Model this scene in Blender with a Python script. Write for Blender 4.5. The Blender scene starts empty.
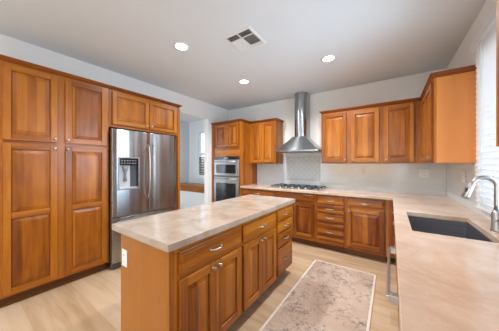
import bpy, bmesh, math, random
from mathutils import Vector, Matrix
random.seed(7)
sc = bpy.context.scene
C = sc.collection
PI = math.pi

# ------------------------------------------------------------------ camera
cam_d = bpy.data.cameras.new('camera'); cam = bpy.data.objects.new('camera', cam_d); C.objects.link(cam)
cam.location = (0, 0, 1.3463); cam.rotation_euler = (PI/2, 0, math.radians(34.56))
cam_d.sensor_width = 36; cam_d.lens = 36*205.06/499; cam_d.shift_y = -(165.5-164.3)/499*-1*-1
cam_d.clip_start = .02
sc.camera = cam

# ------------------------------------------------------------------ world, exposure
w = bpy.data.worlds.new('sky'); sc.world = w; w.use_nodes = True
wn = w.node_tree.nodes; wl = w.node_tree.links
sky = wn.new('ShaderNodeTexSky'); sky.sky_type = 'NISHITA'; sky.sun_disc = False
sky.sun_elevation = math.radians(40); sky.sun_rotation = math.radians(200)
wl.new(sky.outputs[0], wn['Background'].inputs[0]); wn['Background'].inputs[1].default_value = .5
sc.view_settings.view_transform = 'Standard'; sc.view_settings.look = 'None'
sc.view_settings.exposure = 0.26; sc.view_settings.gamma = 1; sc.view_settings.use_curve_mapping = False

def area(name, loc, rot, sx, sy, power, col, spread=PI):
    l = bpy.data.lights.new(name, 'AREA'); l.shape = 'RECTANGLE'; l.size = sx; l.size_y = sy
    l.energy = power; l.color = col; l.spread = spread
    o = bpy.data.objects.new(name, l); C.objects.link(o); o.location = loc; o.rotation_euler = rot
    return o
# area lights standing in for kitchen-window daylight, then added fill lights
area('daylight_kitchen_window', (.585, 1.95, 1.66), (0, PI/2, 0), 1.25, 1.25, 19, (.60, .80, 1), math.radians(115))
area('daylight_outside_blinds', (.86, 1.95, 1.7), (0, PI/2, 0), 1.3, 1.3, 7, (.86, .94, 1))
area('fill_family_room', (-1.6, -3.85, 1.35), (PI/2, 0, PI), 4.2, 2.2, 190, (.76, .90, 1))  # added fill light, at the unseen glazing behind the camera
area('fill_nook', (-4.6, 1.25, 1.4), (PI/2, 0, PI), 1.2, 1.8, 38, (.85, .92, 1))  # added fill light for the nook, beside its windowless front wall

# ------------------------------------------------------------------ materials
def nodes(name):
    m = bpy.data.materials.new(name); m.use_nodes = True
    nt = m.node_tree; return m, nt.nodes, nt.links, nt.nodes['Principled BSDF']
def ramp(N, stops):
    r = N.new('ShaderNodeValToRGB'); e = r.color_ramp.elements
    while len(e) < len(stops): e.new(.5)
    for i, (p, c) in enumerate(stops): e[i].position = p; e[i].color = (*c, 1)
    return r
def plain(name, col, rough=.5, metal=0, noise=0, nscale=8, emit=None, estr=0, spec=None, coat=0):
    m, N, L, b = nodes(name)
    b.inputs['Roughness'].default_value = rough; b.inputs['Metallic'].default_value = metal
    if spec is not None: b.inputs['Specular IOR Level'].default_value = spec
    b.inputs['Coat Weight'].default_value = coat
    tc = N.new('ShaderNodeTexCoord'); n = N.new('ShaderNodeTexNoise'); n.inputs['Scale'].default_value = nscale
    n.inputs['Detail'].default_value = 4
    L.new(tc.outputs['Object'], n.inputs['Vector'])
    k = noise
    r = ramp(N, [(.3, tuple(c*(1-k) for c in col)), (.7, tuple(min(1, c*(1+k)) for c in col))])
    L.new(n.outputs['Fac'], r.inputs[0]); L.new(r.outputs[0], b.inputs['Base Color'])
    if emit: b.inputs['Emission Color'].default_value = (*emit, 1); b.inputs['Emission Strength'].default_value = estr
    return m
def math_n(N, L, op, a, b=None):
    n = N.new('ShaderNodeMath'); n.operation = op
    for i, v in enumerate((a, b)):
        if v is None: continue
        if isinstance(v, (int, float)): n.inputs[i].default_value = v
        else: L.new(v, n.inputs[i])
    return n.outputs[0]
def wood(name, horiz=False, dark=(0.164, 0.039, 0.003), mid=(0.353, 0.105, 0.008), light=(0.492, 0.175, 0.018), stave=.066, var=.95, rough=.33):
    """alder: staves of differing tone, stretched grain, a few darker streaks"""
    m, N, L, b = nodes(name)
    tc = N.new('ShaderNodeTexCoord'); sp = N.new('ShaderNodeSeparateXYZ'); L.new(tc.outputs['Object'], sp.inputs[0])
    oi = N.new('ShaderNodeObjectInfo')
    lat = math_n(N, L, 'ADD', sp.outputs[0], sp.outputs[1])
    if horiz: u, v = sp.outputs[2], lat
    else: u, v = lat, sp.outputs[2]
    off = math_n(N, L, 'MULTIPLY', oi.outputs['Random'], 37.0)
    # stave id
    un = math_n(N, L, 'ADD', math_n(N, L, 'DIVIDE', u, stave), off)
    fid = math_n(N, L, 'FLOOR', un)
    wnz = N.new('ShaderNodeTexWhiteNoise'); wnz.noise_dimensions = '1D'; L.new(fid, wnz.inputs['W'])
    # stretched grain
    cb = N.new('ShaderNodeCombineXYZ')
    L.new(math_n(N, L, 'ADD', math_n(N, L, 'MULTIPLY', u, 22.0), off), cb.inputs[0])
    L.new(math_n(N, L, 'MULTIPLY', v, 1.6), cb.inputs[1]); L.new(math_n(N, L, 'MULTIPLY', wnz.outputs[0], 9.0), cb.inputs[2])
    n1 = N.new('ShaderNodeTexNoise'); n1.inputs['Scale'].default_value = 1; n1.inputs['Detail'].default_value = 5; n1.inputs['Distortion'].default_value = .6
    L.new(cb.outputs[0], n1.inputs['Vector'])
    cb2 = N.new('ShaderNodeCombineXYZ')
    L.new(math_n(N, L, 'ADD', math_n(N, L, 'MULTIPLY', u, 5.0), off), cb2.inputs[0])
    L.new(math_n(N, L, 'MULTIPLY', v, 2.2), cb2.inputs[1])
    n2 = N.new('ShaderNodeTexNoise'); n2.inputs['Scale'].default_value = 1; n2.inputs['Detail'].default_value = 2; n2.inputs['Distortion'].default_value = 1
    L.new(cb2.outputs[0], n2.inputs['Vector'])
    s = math_n(N, L, 'ADD', math_n(N, L, 'MULTIPLY', math_n(N, L, 'SUBTRACT', n1.outputs['Fac'], .5), .85*var),
               math_n(N, L, 'MULTIPLY', math_n(N, L, 'SUBTRACT', n2.outputs['Fac'], .5), .55*var))
    s = math_n(N, L, 'ADD', s, math_n(N, L, 'MULTIPLY', math_n(N, L, 'SUBTRACT', wnz.outputs[0], .5), .65*var))
    s = math_n(N, L, 'ADD', s, .5)
    r = ramp(N, [(0.05, dark), (.5, mid), (.95, light)])
    L.new(s, r.inputs[0]); L.new(r.outputs[0], b.inputs['Base Color'])
    b.inputs['Roughness'].default_value = rough
    b.inputs['Coat Weight'].default_value = .12; b.inputs['Coat Roughness'].default_value = .15; b.inputs['Specular IOR Level'].default_value = .35
    bp = N.new('ShaderNodeBump'); bp.inputs['Strength'].default_value = .04; L.new(n1.outputs['Fac'], bp.inputs['Height'])
    L.new(bp.outputs[0], b.inputs['Normal'])
    return m
M = {}
M['wood_v'] = wood('alder_vertical'); M['wood_h'] = wood('alder_horizontal', True)
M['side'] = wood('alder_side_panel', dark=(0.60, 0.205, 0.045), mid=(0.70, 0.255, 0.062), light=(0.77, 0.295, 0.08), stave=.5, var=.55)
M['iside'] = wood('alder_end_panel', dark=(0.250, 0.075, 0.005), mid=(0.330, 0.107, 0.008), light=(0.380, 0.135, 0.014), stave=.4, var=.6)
M['crown'] = wood('alder_moulding', True, dark=(0.148, 0.032, 0.003), mid=(0.246, 0.060, 0.005), light=(0.328, 0.091, 0.009), stave=.5, var=.6)
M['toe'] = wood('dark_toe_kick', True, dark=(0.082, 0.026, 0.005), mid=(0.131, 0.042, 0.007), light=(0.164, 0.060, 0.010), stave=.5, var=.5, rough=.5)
M['shadow_gap'] = plain('cabinet_inside', (.05, .025, .012), .7)
M['wall'] = plain('greige_wall_paint', (.85, .84, .815), .75, noise=.015, nscale=3)
M['ceiling'] = plain('white_ceiling_paint', (.74, .80, .84), .85, noise=.012, nscale=2)
M['trim'] = plain('white_trim_paint', (.80, .80, .79), .4, noise=.01)
M['nook'] = plain('pale_blue_grey_paint', (.76, .775, .78), .75, noise=.015, nscale=3)
M['nickel'] = plain('brushed_nickel', (.52, .50, .47), .3, 1, noise=.04, nscale=60)
M['faucet'] = plain('brushed_faucet_nickel', (.42, .41, .40), .3, 1, noise=.04, nscale=60)
M['black'] = plain('black_iron', (.02, .02, .022), .45, noise=.2, nscale=50)
M['blackglass'] = plain('black_glass', (.008, .008, .01), .08, noise=.1, spec=.6)
M['plastic'] = plain('white_plastic', (.82, .82, .80), .35, noise=.01)
M['plate'] = plain('pale_outlet_plastic', (.70, .70, .68), .4, noise=.01)
M['slat'] = plain('white_blind_slat', (.88, .89, .90), .4, noise=.01)
def slat_mat():
    m, N, L, b = nodes('white_blind_vinyl')
    b.inputs['Base Color'].default_value = (.88, .88, .88, 1); b.inputs['Roughness'].default_value = .45
    t = N.new('ShaderNodeBsdfTranslucent'); t.inputs[0].default_value = (.92, .94, .95, 1); mx = N.new('ShaderNodeMixShader'); mx.inputs[0].default_value = .45
    L.new(b.outputs[0], mx.inputs[1]); L.new(t.outputs[0], mx.inputs[2]); L.new(mx.outputs[0], N['Material Output'].inputs[0])
    return m
M['slat'] = slat_mat()
M['darkgrey'] = plain('dark_grey_plastic', (.06, .06, .065), .4, noise=.1)
M['lens'] = plain('lit_lamp_lens', (1, 1, 1), .5, emit=(1, .95, .88), estr=9)
M['outdoor'] = plain('grey_stucco', (.42, .42, .40), .9, noise=.1)
def steel(name, col=(.38, .40, .42), rough=.24, vert=True, streak=.22):
    m, N, L, b = nodes(name)
    tc = N.new('ShaderNodeTexCoord'); mp = N.new('ShaderNodeMapping'); L.new(tc.outputs['Object'], mp.inputs[0])
    mp.inputs['Scale'].default_value = (30, 30, .35) if vert else (1, 1, 90)
    n = N.new('ShaderNodeTexNoise'); n.inputs['Scale'].default_value = 1; n.inputs['Detail'].default_value = 3
    L.new(mp.outputs[0], n.inputs[0])
    r = ramp(N, [(.3, tuple(c*(1-streak*.4) for c in col)), (.7, tuple(min(1, c*(1+streak*.4)) for c in col))])
    L.new(n.outputs['Fac'], r.inputs[0]); L.new(r.outputs[0], b.inputs['Base Color'])
    b.inputs['Metallic'].default_value = 1
    r2 = N.new('ShaderNodeMapRange'); r2.inputs[3].default_value = rough*.8; r2.inputs[4].default_value = rough*1.25
    L.new(n.outputs['Fac'], r2.inputs[0]); L.new(r2.outputs[0], b.inputs['Roughness'])
    b.inputs['Anisotropic'].default_value = .75
    if vert:
        tg = N.new('ShaderNodeTangent'); tg.direction_type = 'RADIAL'; tg.axis = 'Z'; L.new(tg.outputs[0], b.inputs['Tangent']); b.inputs['Anisotropic Rotation'].default_value = .25
    return m
M['steel'] = steel('brushed_stainless')
M['steel_dark'] = steel('stainless_side', (.30, .31, .32), .38)
M['steel_h'] = steel('stainless_horizontal', (.60, .60, .60), .27, False)
M['oven'] = steel('oven_stainless', (.36, .37, .38), .34, False)
M['sink'] = steel('sink_stainless', (.34, .33, .35), .45, False, .35)
def stone(name, base=(.70, .54, .42), pale=(.80, .70, .60), vein=(.50, .37, .28), scale=1.0):
    m, N, L, b = nodes(name)
    tc = N.new('ShaderNodeTexCoord'); mp = N.new('ShaderNodeMapping'); L.new(tc.outputs['Object'], mp.inputs[0])
    mp.inputs['Rotation'].default_value = (0, 0, .5); mp.inputs['Scale'].default_value = (2.4*scale, 3.2*scale, 3)
    n = N.new('ShaderNodeTexNoise'); n.inputs['Scale'].default_value = 1.3; n.inputs['Detail'].default_value = 9; n.inputs['Roughness'].default_value = .62; n.inputs['Distortion'].default_value = .9
    L.new(mp.outputs[0], n.inputs[0])
    r = ramp(N, [(.28, vein), (.46, base), (.62, pale), (.8, tuple(min(1, c*1.06) for c in pale))])
    L.new(n.outputs['Fac'], r.inputs[0])
    n2 = N.new('ShaderNodeTexNoise'); n2.inputs['Scale'].default_value = 2.4; n2.inputs['Detail'].default_value = 6; n2.inputs['Distortion'].default_value = 1.8
    L.new(mp.outputs[0], n2.inputs[0])
    a = math_n(N, L, 'ABSOLUTE', math_n(N, L, 'SUBTRACT', n2.outputs['Fac'], .5))
    rr = ramp(N, [(0, (.22, .22, .22)), (.03, (0, 0, 0))]); L.new(a, rr.inputs[0])
    mx = N.new('ShaderNodeMix'); mx.data_type = 'RGBA'; L.new(rr.outputs[0], mx.inputs[0]); L.new(r.outputs[0], mx.inputs[6]); mx.inputs[7].default_value = (*[min(1, c*1.15) for c in pale], 1)
    L.new(mx.outputs[2], b.inputs['Base Color'])
    b.inputs['Roughness'].default_value = .16
    return m
M['stone'] = stone('beige_quartzite', (.53, .375, .275), (.59, .44, .345), (.44, .30, .215))
M['stone_i'] = stone('cream_quartzite', (.36, .27, .20), (.42, .335, .27), (.29, .21, .15), 1.1)
def floor_mat():
    m, N, L, b = nodes('light_oak_planks')
    tc = N.new('ShaderNodeTexCoord')
    br = N.new('ShaderNodeTexBrick'); br.offset = .37; br.inputs['Scale'].default_value = 1
    br.inputs['Brick Width'].default_value = 1.5; br.inputs['Row Height'].default_value = .19; br.inputs['Mortar Size'].default_value = .0012
    br.inputs['Color1'].default_value = (0, 0, 0, 1); br.inputs['Color2'].default_value = (1, 1, 1, 1); br.inputs['Mortar'].default_value = (.3, .3, .3, 1)
    L.new(tc.outputs['Object'], br.inputs[0])
    mp = N.new('ShaderNodeMapping'); mp.inputs['Scale'].default_value = (1.6, 14, 1); L.new(tc.outputs['Object'], mp.inputs[0])
    n = N.new('ShaderNodeTexNoise'); n.inputs['Scale'].default_value = 1; n.inputs['Detail'].default_value = 6; n.inputs['Distortion'].default_value = .7
    L.new(mp.outputs[0], n.inputs[0])
    s = math_n(N, L, 'ADD', math_n(N, L, 'MULTIPLY', n.outputs['Fac'], .75), math_n(N, L, 'MULTIPLY', br.outputs['Color'], .25))
    r = ramp(N, [(.25, (.39, .245, .135)), (.5, (.51, .355, .22)), (.8, (.59, .445, .305))])
    L.new(s, r.inputs[0])
    mx = N.new('ShaderNodeMix'); mx.data_type = 'RGBA'; L.new(math_n(N, L, 'MULTIPLY', br.outputs['Fac'], .45), mx.inputs[0])
    L.new(r.outputs[0], mx.inputs[6]); mx.inputs[7].default_value = (.25, .16, .09, 1)
    L.new(mx.outputs[2], b.inputs['Base Color']); b.inputs['Roughness'].default_value = .38
    return m
M['floor'] = floor_mat()
def tile_mat(name, axis, c=(.56, .585, .59), grout=(.50, .52, .525), bw=.152, rh=.076):
    m, N, L, b = nodes(name)
    tc = N.new('ShaderNodeTexCoord'); sp = N.new('ShaderNodeSeparateXYZ'); L.new(tc.outputs['Object'], sp.inputs[0])
    cb = N.new('ShaderNodeCombineXYZ'); L.new(sp.outputs[0 if axis == 'x' else 1], cb.inputs[0]); L.new(sp.outputs[2], cb.inputs[1])
    br = N.new('ShaderNodeTexBrick'); br.inputs['Scale'].default_value = 1
    br.inputs['Brick Width'].default_value = bw; br.inputs['Row Height'].default_value = rh; br.inputs['Mortar Size'].default_value = .0016; br.inputs['Mortar Smooth'].default_value = .2
    br.inputs['Color1'].default_value = (*c, 1); br.inputs['Color2'].default_value = (*[x*1.04 for x in c], 1); br.inputs['Mortar'].default_value = (*grout, 1)
    L.new(cb.outputs[0], br.inputs[0]); L.new(br.outputs['Color'], b.inputs['Base Color'])
    b.inputs['Roughness'].default_value = .12
    bp = N.new('ShaderNodeBump'); bp.invert = True; bp.inputs['Strength'].default_value = .25; bp.inputs['Distance'].default_value = .002
    L.new(br.outputs['Fac'], bp.inputs['Height']); L.new(bp.outputs[0], b.inputs['Normal'])
    return m
M['tile_x'] = tile_mat('white_glass_tile', 'x'); M['tile_y'] = tile_mat('white_glass_tile_side', 'y')
def chevron():
    m, N, L, b = nodes('grey_diamond_tile')
    tc = N.new('ShaderNodeTexCoord'); sp = N.new('ShaderNodeSeparateXYZ'); L.new(tc.outputs['Object'], sp.inputs[0])
    t1 = math_n(N, L, 'DIVIDE', math_n(N, L, 'ADD', sp.outputs[0], sp.outputs[2]), .105)
    t2 = math_n(N, L, 'DIVIDE', math_n(N, L, 'SUBTRACT', sp.outputs[0], sp.outputs[2]), .105)
    g = math_n(N, L, 'MAXIMUM', math_n(N, L, 'LESS_THAN', math_n(N, L, 'FRACT', t1), .16), math_n(N, L, 'LESS_THAN', math_n(N, L, 'FRACT', t2), .16))
    wnz = N.new('ShaderNodeTexWhiteNoise'); wnz.noise_dimensions = '2D'
    c2 = N.new('ShaderNodeCombineXYZ'); L.new(math_n(N, L, 'FLOOR', t1), c2.inputs[0]); L.new(math_n(N, L, 'FLOOR', t2), c2.inputs[1]); L.new(c2.outputs[0], wnz.inputs['Vector'])
    r = ramp(N, [(0, (.46, .465, .46)), (1, (.50, .505, .50))]); L.new(wnz.outputs[0], r.inputs[0])
    mx = N.new('ShaderNodeMix'); mx.data_type = 'RGBA'; L.new(g, mx.inputs[0]); L.new(r.outputs[0], mx.inputs[6]); mx.inputs[7].default_value = (.56, .56, .555, 1)
    L.new(mx.outputs[2], b.inputs['Base Color']); b.inputs['Roughness'].default_value = .38
    return m
M['chevron'] = chevron()
def rug_mat():
    m, N, L, b = nodes('distressed_rug_wool')
    tc = N.new('ShaderNodeTexCoord'); sp = N.new('ShaderNodeSeparateXYZ'); L.new(tc.outputs['Object'], sp.inputs[0])
    def noise(scale, det, dist=0, sx=1, sy=1):
        mp = N.new('ShaderNodeMapping'); mp.inputs['Scale'].default_value = (sx, sy, 1); L.new(tc.outputs['Object'], mp.inputs[0])
        n = N.new('ShaderNodeTexNoise'); n.inputs['Scale'].default_value = scale; n.inputs['Detail'].default_value = det; n.inputs['Distortion'].default_value = dist; n.inputs['Roughness'].default_value = .65
        L.new(mp.outputs[0], n.inputs[0]); return n.outputs['Fac']
    big = noise(3.6, 3, .5); fine = noise(26, 6, 1.5); mid = noise(11, 5, 2.0, 1, 1.3); big2 = noise(1.8, 2)
    base = ramp(N, [(.35, (.43, .31, .235)), (.65, (.56, .44, .345))]); L.new(big2, base.inputs[0])
    a = math_n(N, L, 'MULTIPLY', math_n(N, L, 'GREATER_THAN', big, 0), 1)
    s = math_n(N, L, 'ADD', math_n(N, L, 'MULTIPLY', big, .9), math_n(N, L, 'ADD', math_n(N, L, 'MULTIPLY', mid, .8), math_n(N, L, 'MULTIPLY', fine, 1.2)))
    dk = ramp(N, [(.51, (0, 0, 0)), (.62, (.9, .9, .9))]); L.new(math_n(N, L, 'DIVIDE', s, 2.78), dk.inputs[0])
    mx = N.new('ShaderNodeMix'); mx.data_type = 'RGBA'; L.new(dk.outputs[0], mx.inputs[0]); L.new(base.outputs[0], mx.inputs[6]); mx.inputs[7].default_value = (.17, .125, .115, 1)
    # pale border just inside the edge (object origin at the rug's centre)
    ex = math_n(N, L, 'SUBTRACT', .367, math_n(N, L, 'ABSOLUTE', sp.outputs[0])); ey = math_n(N, L, 'SUBTRACT', 1.16, math_n(N, L, 'ABSOLUTE', sp.outputs[1]))
    e = math_n(N, L, 'MINIMUM', ex, ey); edge = math_n(N, L, 'LESS_THAN', e, .022)
    mx2 = N.new('ShaderNodeMix'); mx2.data_type = 'RGBA'; L.new(math_n(N, L, 'MULTIPLY', edge, .8), mx2.inputs[0]); L.new(mx.outputs[2], mx2.inputs[6]); mx2.inputs[7].default_value = (.72, .64, .55, 1)
    L.new(mx2.outputs[2], b.inputs['Base Color']); b.inputs['Roughness'].default_value = .95; b.inputs['Specular IOR Level'].default_value = .1
    return m
M['rug'] = rug_mat()
def glass_mat():
    m, N, L, b = nodes('clear_glass')
    t = N.new('ShaderNodeBsdfTransparent'); mx = N.new('ShaderNodeMixShader'); mx.inputs[0].default_value = .06
    b.inputs['Base Color'].default_value = (.9, .95, .95, 1); b.inputs['Roughness'].default_value = .02
    L.new(t.outputs[0], mx.inputs[1]); L.new(b.outputs[0], mx.inputs[2]); L.new(mx.outputs[0], N['Material Output'].inputs[0])
    return m
M['glass'] = glass_mat()

# ------------------------------------------------------------------ mesh helpers
def bx(bm, x0, x1, y0, y1, z0, z1, mi=0):
    vs = [bm.verts.new((x, y, z)) for x in (x0, x1) for y in (y0, y1) for z in (z0, z1)]
    fs = [(0, 1, 3, 2), (4, 6, 7, 5), (0, 4, 5, 1), (2, 3, 7, 6), (0, 2, 6, 4), (1, 5, 7, 3)]
    out = []
    for f in fs:
        q = bm.faces.new([vs[i] for i in f]); q.material_index = mi; out.append(q)
    return out
def loft(bm, rings, cap0=False, cap1=False, mi=0, closed=True):
    R = [[bm.verts.new(p) for p in r] for r in rings]
    n = len(R[0])
    for a, b in zip(R, R[1:]):
        for i in range(n if closed else n-1):
            f = bm.faces.new((a[i], a[(i+1) % n], b[(i+1) % n], b[i])); f.material_index = mi
    if cap0: bm.faces.new(R[0][::-1]).material_index = mi
    if cap1: bm.faces.new(R[-1]).material_index = mi
def lathe(bm, prof, n=16, c=(0, 0, 0), axis='z', mi=0):
    """prof: (r, h) pairs"""
    rings = []
    for r, h in prof:
        ring = []
        for i in range(n):
            a = 2*PI*i/n; p = (r*math.cos(a), r*math.sin(a), h)
            if axis == 'y': p = (p[0], p[2], p[1])
            if axis == 'x': p = (p[2], p[0], p[1])
            ring.append((p[0]+c[0], p[1]+c[1], p[2]+c[2]))
        rings.append(ring)
    loft(bm, rings, True, True, mi)
def tube(bm, pts, r, n=10, mi=0):
    pts = [Vector(p) for p in pts]; rings = []
    rs = r if isinstance(r, (list, tuple)) else [r]*len(pts)
    up = None
    for i, p in enumerate(pts):
        t = (pts[min(i+1, len(pts)-1)]-pts[max(i-1, 0)]).normalized()
        if up is None:
            up = Vector((0, 0, 1)) if abs(t.z) < .9 else Vector((1, 0, 0))
        s = t.cross(up).normalized(); up = s.cross(t).normalized()
        rings.append([p+rs[i]*(math.cos(2*PI*k/n)*s+math.sin(2*PI*k/n)*up) for k in range(n)])
    loft(bm, rings, True, True, mi)
def grid_solid(bm, us, vs, keep, w0, w1, conv, mi=0):
    """solid made of the kept cells of a grid; conv(u, v, w) -> xyz; shared verts, no inner walls"""
    cache = {}
    def V(i, j, k):
        if (i, j, k) not in cache: cache[(i, j, k)] = bm.verts.new(conv(us[i], vs[j], (w0, w1)[k]))
        return cache[(i, j, k)]
    K = lambda i, j: 0 <= i < len(us)-1 and 0 <= j < len(vs)-1 and keep((us[i]+us[i+1])/2, (vs[j]+vs[j+1])/2)
    for i in range(len(us)-1):
        for j in range(len(vs)-1):
            if not K(i, j): continue
            fs = [(V(i, j, 1), V(i+1, j, 1), V(i+1, j+1, 1), V(i, j+1, 1)), (V(i, j, 0), V(i, j+1, 0), V(i+1, j+1, 0), V(i+1, j, 0))]
            if not K(i-1, j): fs.append((V(i, j, 0), V(i, j, 1), V(i, j+1, 1), V(i, j+1, 0)))
            if not K(i+1, j): fs.append((V(i+1, j, 0), V(i+1, j+1, 0), V(i+1, j+1, 1), V(i+1, j, 1)))
            if not K(i, j-1): fs.append((V(i, j, 0), V(i+1, j, 0), V(i+1, j, 1), V(i, j, 1)))
            if not K(i, j+1): fs.append((V(i, j+1, 0), V(i, j+1, 1), V(i+1, j+1, 1), V(i+1, j+1, 0)))
            for f in fs: bm.faces.new(f).material_index = mi
def obj(name, bm, mats, parent=None, bevel=0, smooth=False, seg=2, loc=None):
    bmesh.ops.recalc_face_normals(bm, faces=bm.faces[:])
    me = bpy.data.meshes.new(name); bm.to_mesh(me); bm.free()
    if not isinstance(mats, (list, tuple)): mats = [mats]
    for m in mats: me.materials.append(m)
    if smooth:
        for p in me.polygons: p.use_smooth = True
    o = bpy.data.objects.new(name, me); C.objects.link(o)
    if parent: o.parent = parent
    if loc: o.location = loc
    if bevel:
        b = o.modifiers.new('bevel', 'BEVEL'); b.width = bevel; b.segments = seg; b.limit_method = 'ANGLE'; b.angle_limit = math.radians(40)
        b.harden_normals = False
    return o
def smooth_angle(o, deg=40):
    me = o.data
    for p in me.polygons: p.use_smooth = True
    bm = bmesh.new(); bm.from_mesh(me)
    for e in bm.edges:
        if len(e.link_faces) == 2 and e.calc_face_angle(0) > math.radians(deg): e.smooth = False
    bm.to_mesh(me); bm.free()
    return o
def tag(o, label, cat, group=None):
    o['label'] = label; o['category'] = cat
    if group: o['group'] = group
    return o
def thing(name, label, cat, loc=(0, 0, 0), rot=0, group=None):
    o = bpy.data.objects.new(name, None); C.objects.link(o); o.location = loc; o.rotation_euler = (0, 0, rot)
    return tag(o, label, cat, group)
def struct(o): o['kind'] = 'structure'; return o
def copy_tree(o, parent=None):
    c = o.copy(); C.objects.link(c)
    if parent: c.parent = parent
    for ch in [x for x in bpy.data.objects if x.parent == o]: copy_tree(ch, c)
    return c
def B(): return bmesh.new()

# ------------------------------------------------------------------ the room
XL, XR, YB, H = -3.31, .645, 3.92, 2.69
YF = -4.0
bm = B(); bx(bm, -5.45, .80, YF-.15, 4.45, -.1, 0); struct(obj('floor', bm, M['floor']))
bm = B(); bx(bm, -25, 20, -25, 25, -.3, -.15); g_ = struct(obj('ground', bm, plain('dry_garden_ground', (.30, .31, .22), .9, noise=.2, nscale=2)))
bm = B(); bx(bm, -5.45, .80, YF-.15, 4.45, H, H+.1); struct(obj('ceiling', bm, M['ceiling']))
# back wall (faces the camera)
bm = B(); bx(bm, XL-.12, XR+.12, YB, YB+.12, 0, H); struct(obj('wall_back', bm, M['wall']))
# right wall with the window hole
WY0, WY1, WZ0, WZ1 = 1.34, 2.55, 1.02, 2.30
bm = B()
grid_solid(bm, [YF, WY0, WY1, YB], [0, WZ0, WZ1, H], lambda y, z: not (WY0 < y < WY1 and WZ0 < z < WZ1), XR, XR+.12, lambda u, v, q: (q, u, v))
struct(obj('wall_right', bm, M['wall']))
# left wall: recess for pantry and fridge, header above, opening to the breakfast nook
bm = B()
grid_solid(bm, [YF, .195, 2.225, 2.36, 3.20, YB], [0, 2.345, H], lambda y, z: z > 2.345 or y < .195 or 2.225 < y < 2.36 or y > 3.2, XL, XL-.12, lambda u, v, q: (q, u, v))
bx(bm, XL-.38, XL-.36, .1, 2.34, 0, 2.345)
bx(bm, XL-.36, XL-.12, .1, .195, 0, 2.345)
bx(bm, XL-.36, XL-.12, 2.225, 2.34, 0, 2.345)
bx(bm, XL-.36, XL-.12, .1, 2.34, 2.36, 2.40)
struct(obj('wall_left', bm, M['wall']))
# nook beyond the opening
bm = B()
NX, NY = -5.3, 4.30
NWX0, NWX1, NWZ0, NWZ1 = -4.86, -3.72, .98, 2.33
grid_solid(bm, [NX-.12, NWX0, NWX1, XL-.12], [0, NWZ0, NWZ1, H], lambda x, z: not (NWX0 < x < NWX1 and NWZ0 < z < NWZ1), NY, NY+.12, lambda u, v, q: (u, q, v))
struct(obj('wall_nook_back', bm, M['nook']))
bm = B(); bx(bm, NX-.12, NX, 1.0, NY, 0, H); struct(obj('wall_nook_left', bm, M['nook']))
bm = B(); bx(bm, NX, XL-.38, .9, 1.0, 0, H); struct(obj('wall_nook_front', bm, M['nook']))
bm = B(); bx(bm, XL-.24, XL-.12, YB, NY, 0, H); struct(obj('wall_nook_side', bm, M['nook']))
# family-room wall behind the camera, unseen; glazing added to let light in
bm = B()
grid_solid(bm, [XL-.12, -3.0, .2, XR+.12], [0, .1, 2.35, H], lambda x, z: not (-3.0 < x < .2 and .1 < z < 2.35), YF, YF-.12, lambda u, v, q: (u, q, v))
struct(obj('wall_front', bm, M['wall']))
bm = B()
for x in (-3.0, -1.43, .13): bx(bm, x, x+.07, YF-.10, YF-.02, .1, 2.35)
for z in (.1, 2.28): bx(bm, -2.93, -1.43, YF-.10, YF-.02, z, z+.07); bx(bm, -1.36, .13, YF-.10, YF-.02, z, z+.07)
wf = struct(obj('window_1', bm, M['trim'], bevel=.004))
# kitchen window
bm = B()
for y in (WY0+.002, WY1-.052, (WY0+WY1)/2-.03): bx(bm, XR+.03, XR+.09, y, y+.05, WZ0+.002, WZ1-.002)
for z in (WZ0+.002, WZ1-.052):
    bx(bm, XR+.03, XR+.09, WY0+.052, (WY0+WY1)/2-.03, z, z+.05); bx(bm, XR+.03, XR+.09, (WY0+WY1)/2+.02, WY1-.052, z, z+.05)
win = struct(obj('window_2', bm, M['trim'], bevel=.004))
bm = B(); bx(bm, XR+.057, XR+.061, WY0+.05, WY1-.05, WZ0+.05, WZ1-.05); struct(obj('pane', bm, M['glass'], win))
bm = B()
grid_solid(bm, [WY0-.085, WY0, WY1, WY1+.085], [WZ0-.035, WZ0, WZ1, WZ1+.06], lambda y, z: not (WY0 < y < WY1 and WZ0 < z < WZ1), XR-.016, XR-.0005, lambda u, v, q: (q, u, v))
struct(obj('trim_1', bm, M['trim'], bevel=.003))
# nook window
bm = B()
cx = (NWX0+NWX1)/2
for x in (NWX0-.14, NWX1): bx(bm, x, x+.14, NY-.02, NY-.0005, NWZ0-.07, NWZ1+.07)
bx(bm, NWX0, NWX1, NY-.02, NY-.0005, NWZ1, NWZ1+.07); bx(bm, NWX0, NWX1, NY-.05, NY-.0005, NWZ0-.07, NWZ0)
bx(bm, NWX0+.04, NWX1-.04, NY+.001, NY+.03, 1.64, 1.70); bx(bm, NWX0+.04, NWX1-.04, NY+.001, NY+.03, 2.28, 2.328)
for x in (NWX0+.001, NWX1-.041): bx(bm, x, x+.04, NY+.001, NY+.03, NWZ0+.001, NWZ1-.001)
bx(bm, cx-.03, cx+.03, NY+.001, NY+.03, 1.70, 2.28)
nw = struct(obj('window_3', bm, M['trim'], bevel=.003))
bm = B(); bx(bm, NWX0+.03, NWX1-.03, NY+.012, NY+.016, NWZ0+.01, NWZ1-.03); struct(obj('pane', bm, M['glass'], nw))

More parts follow.
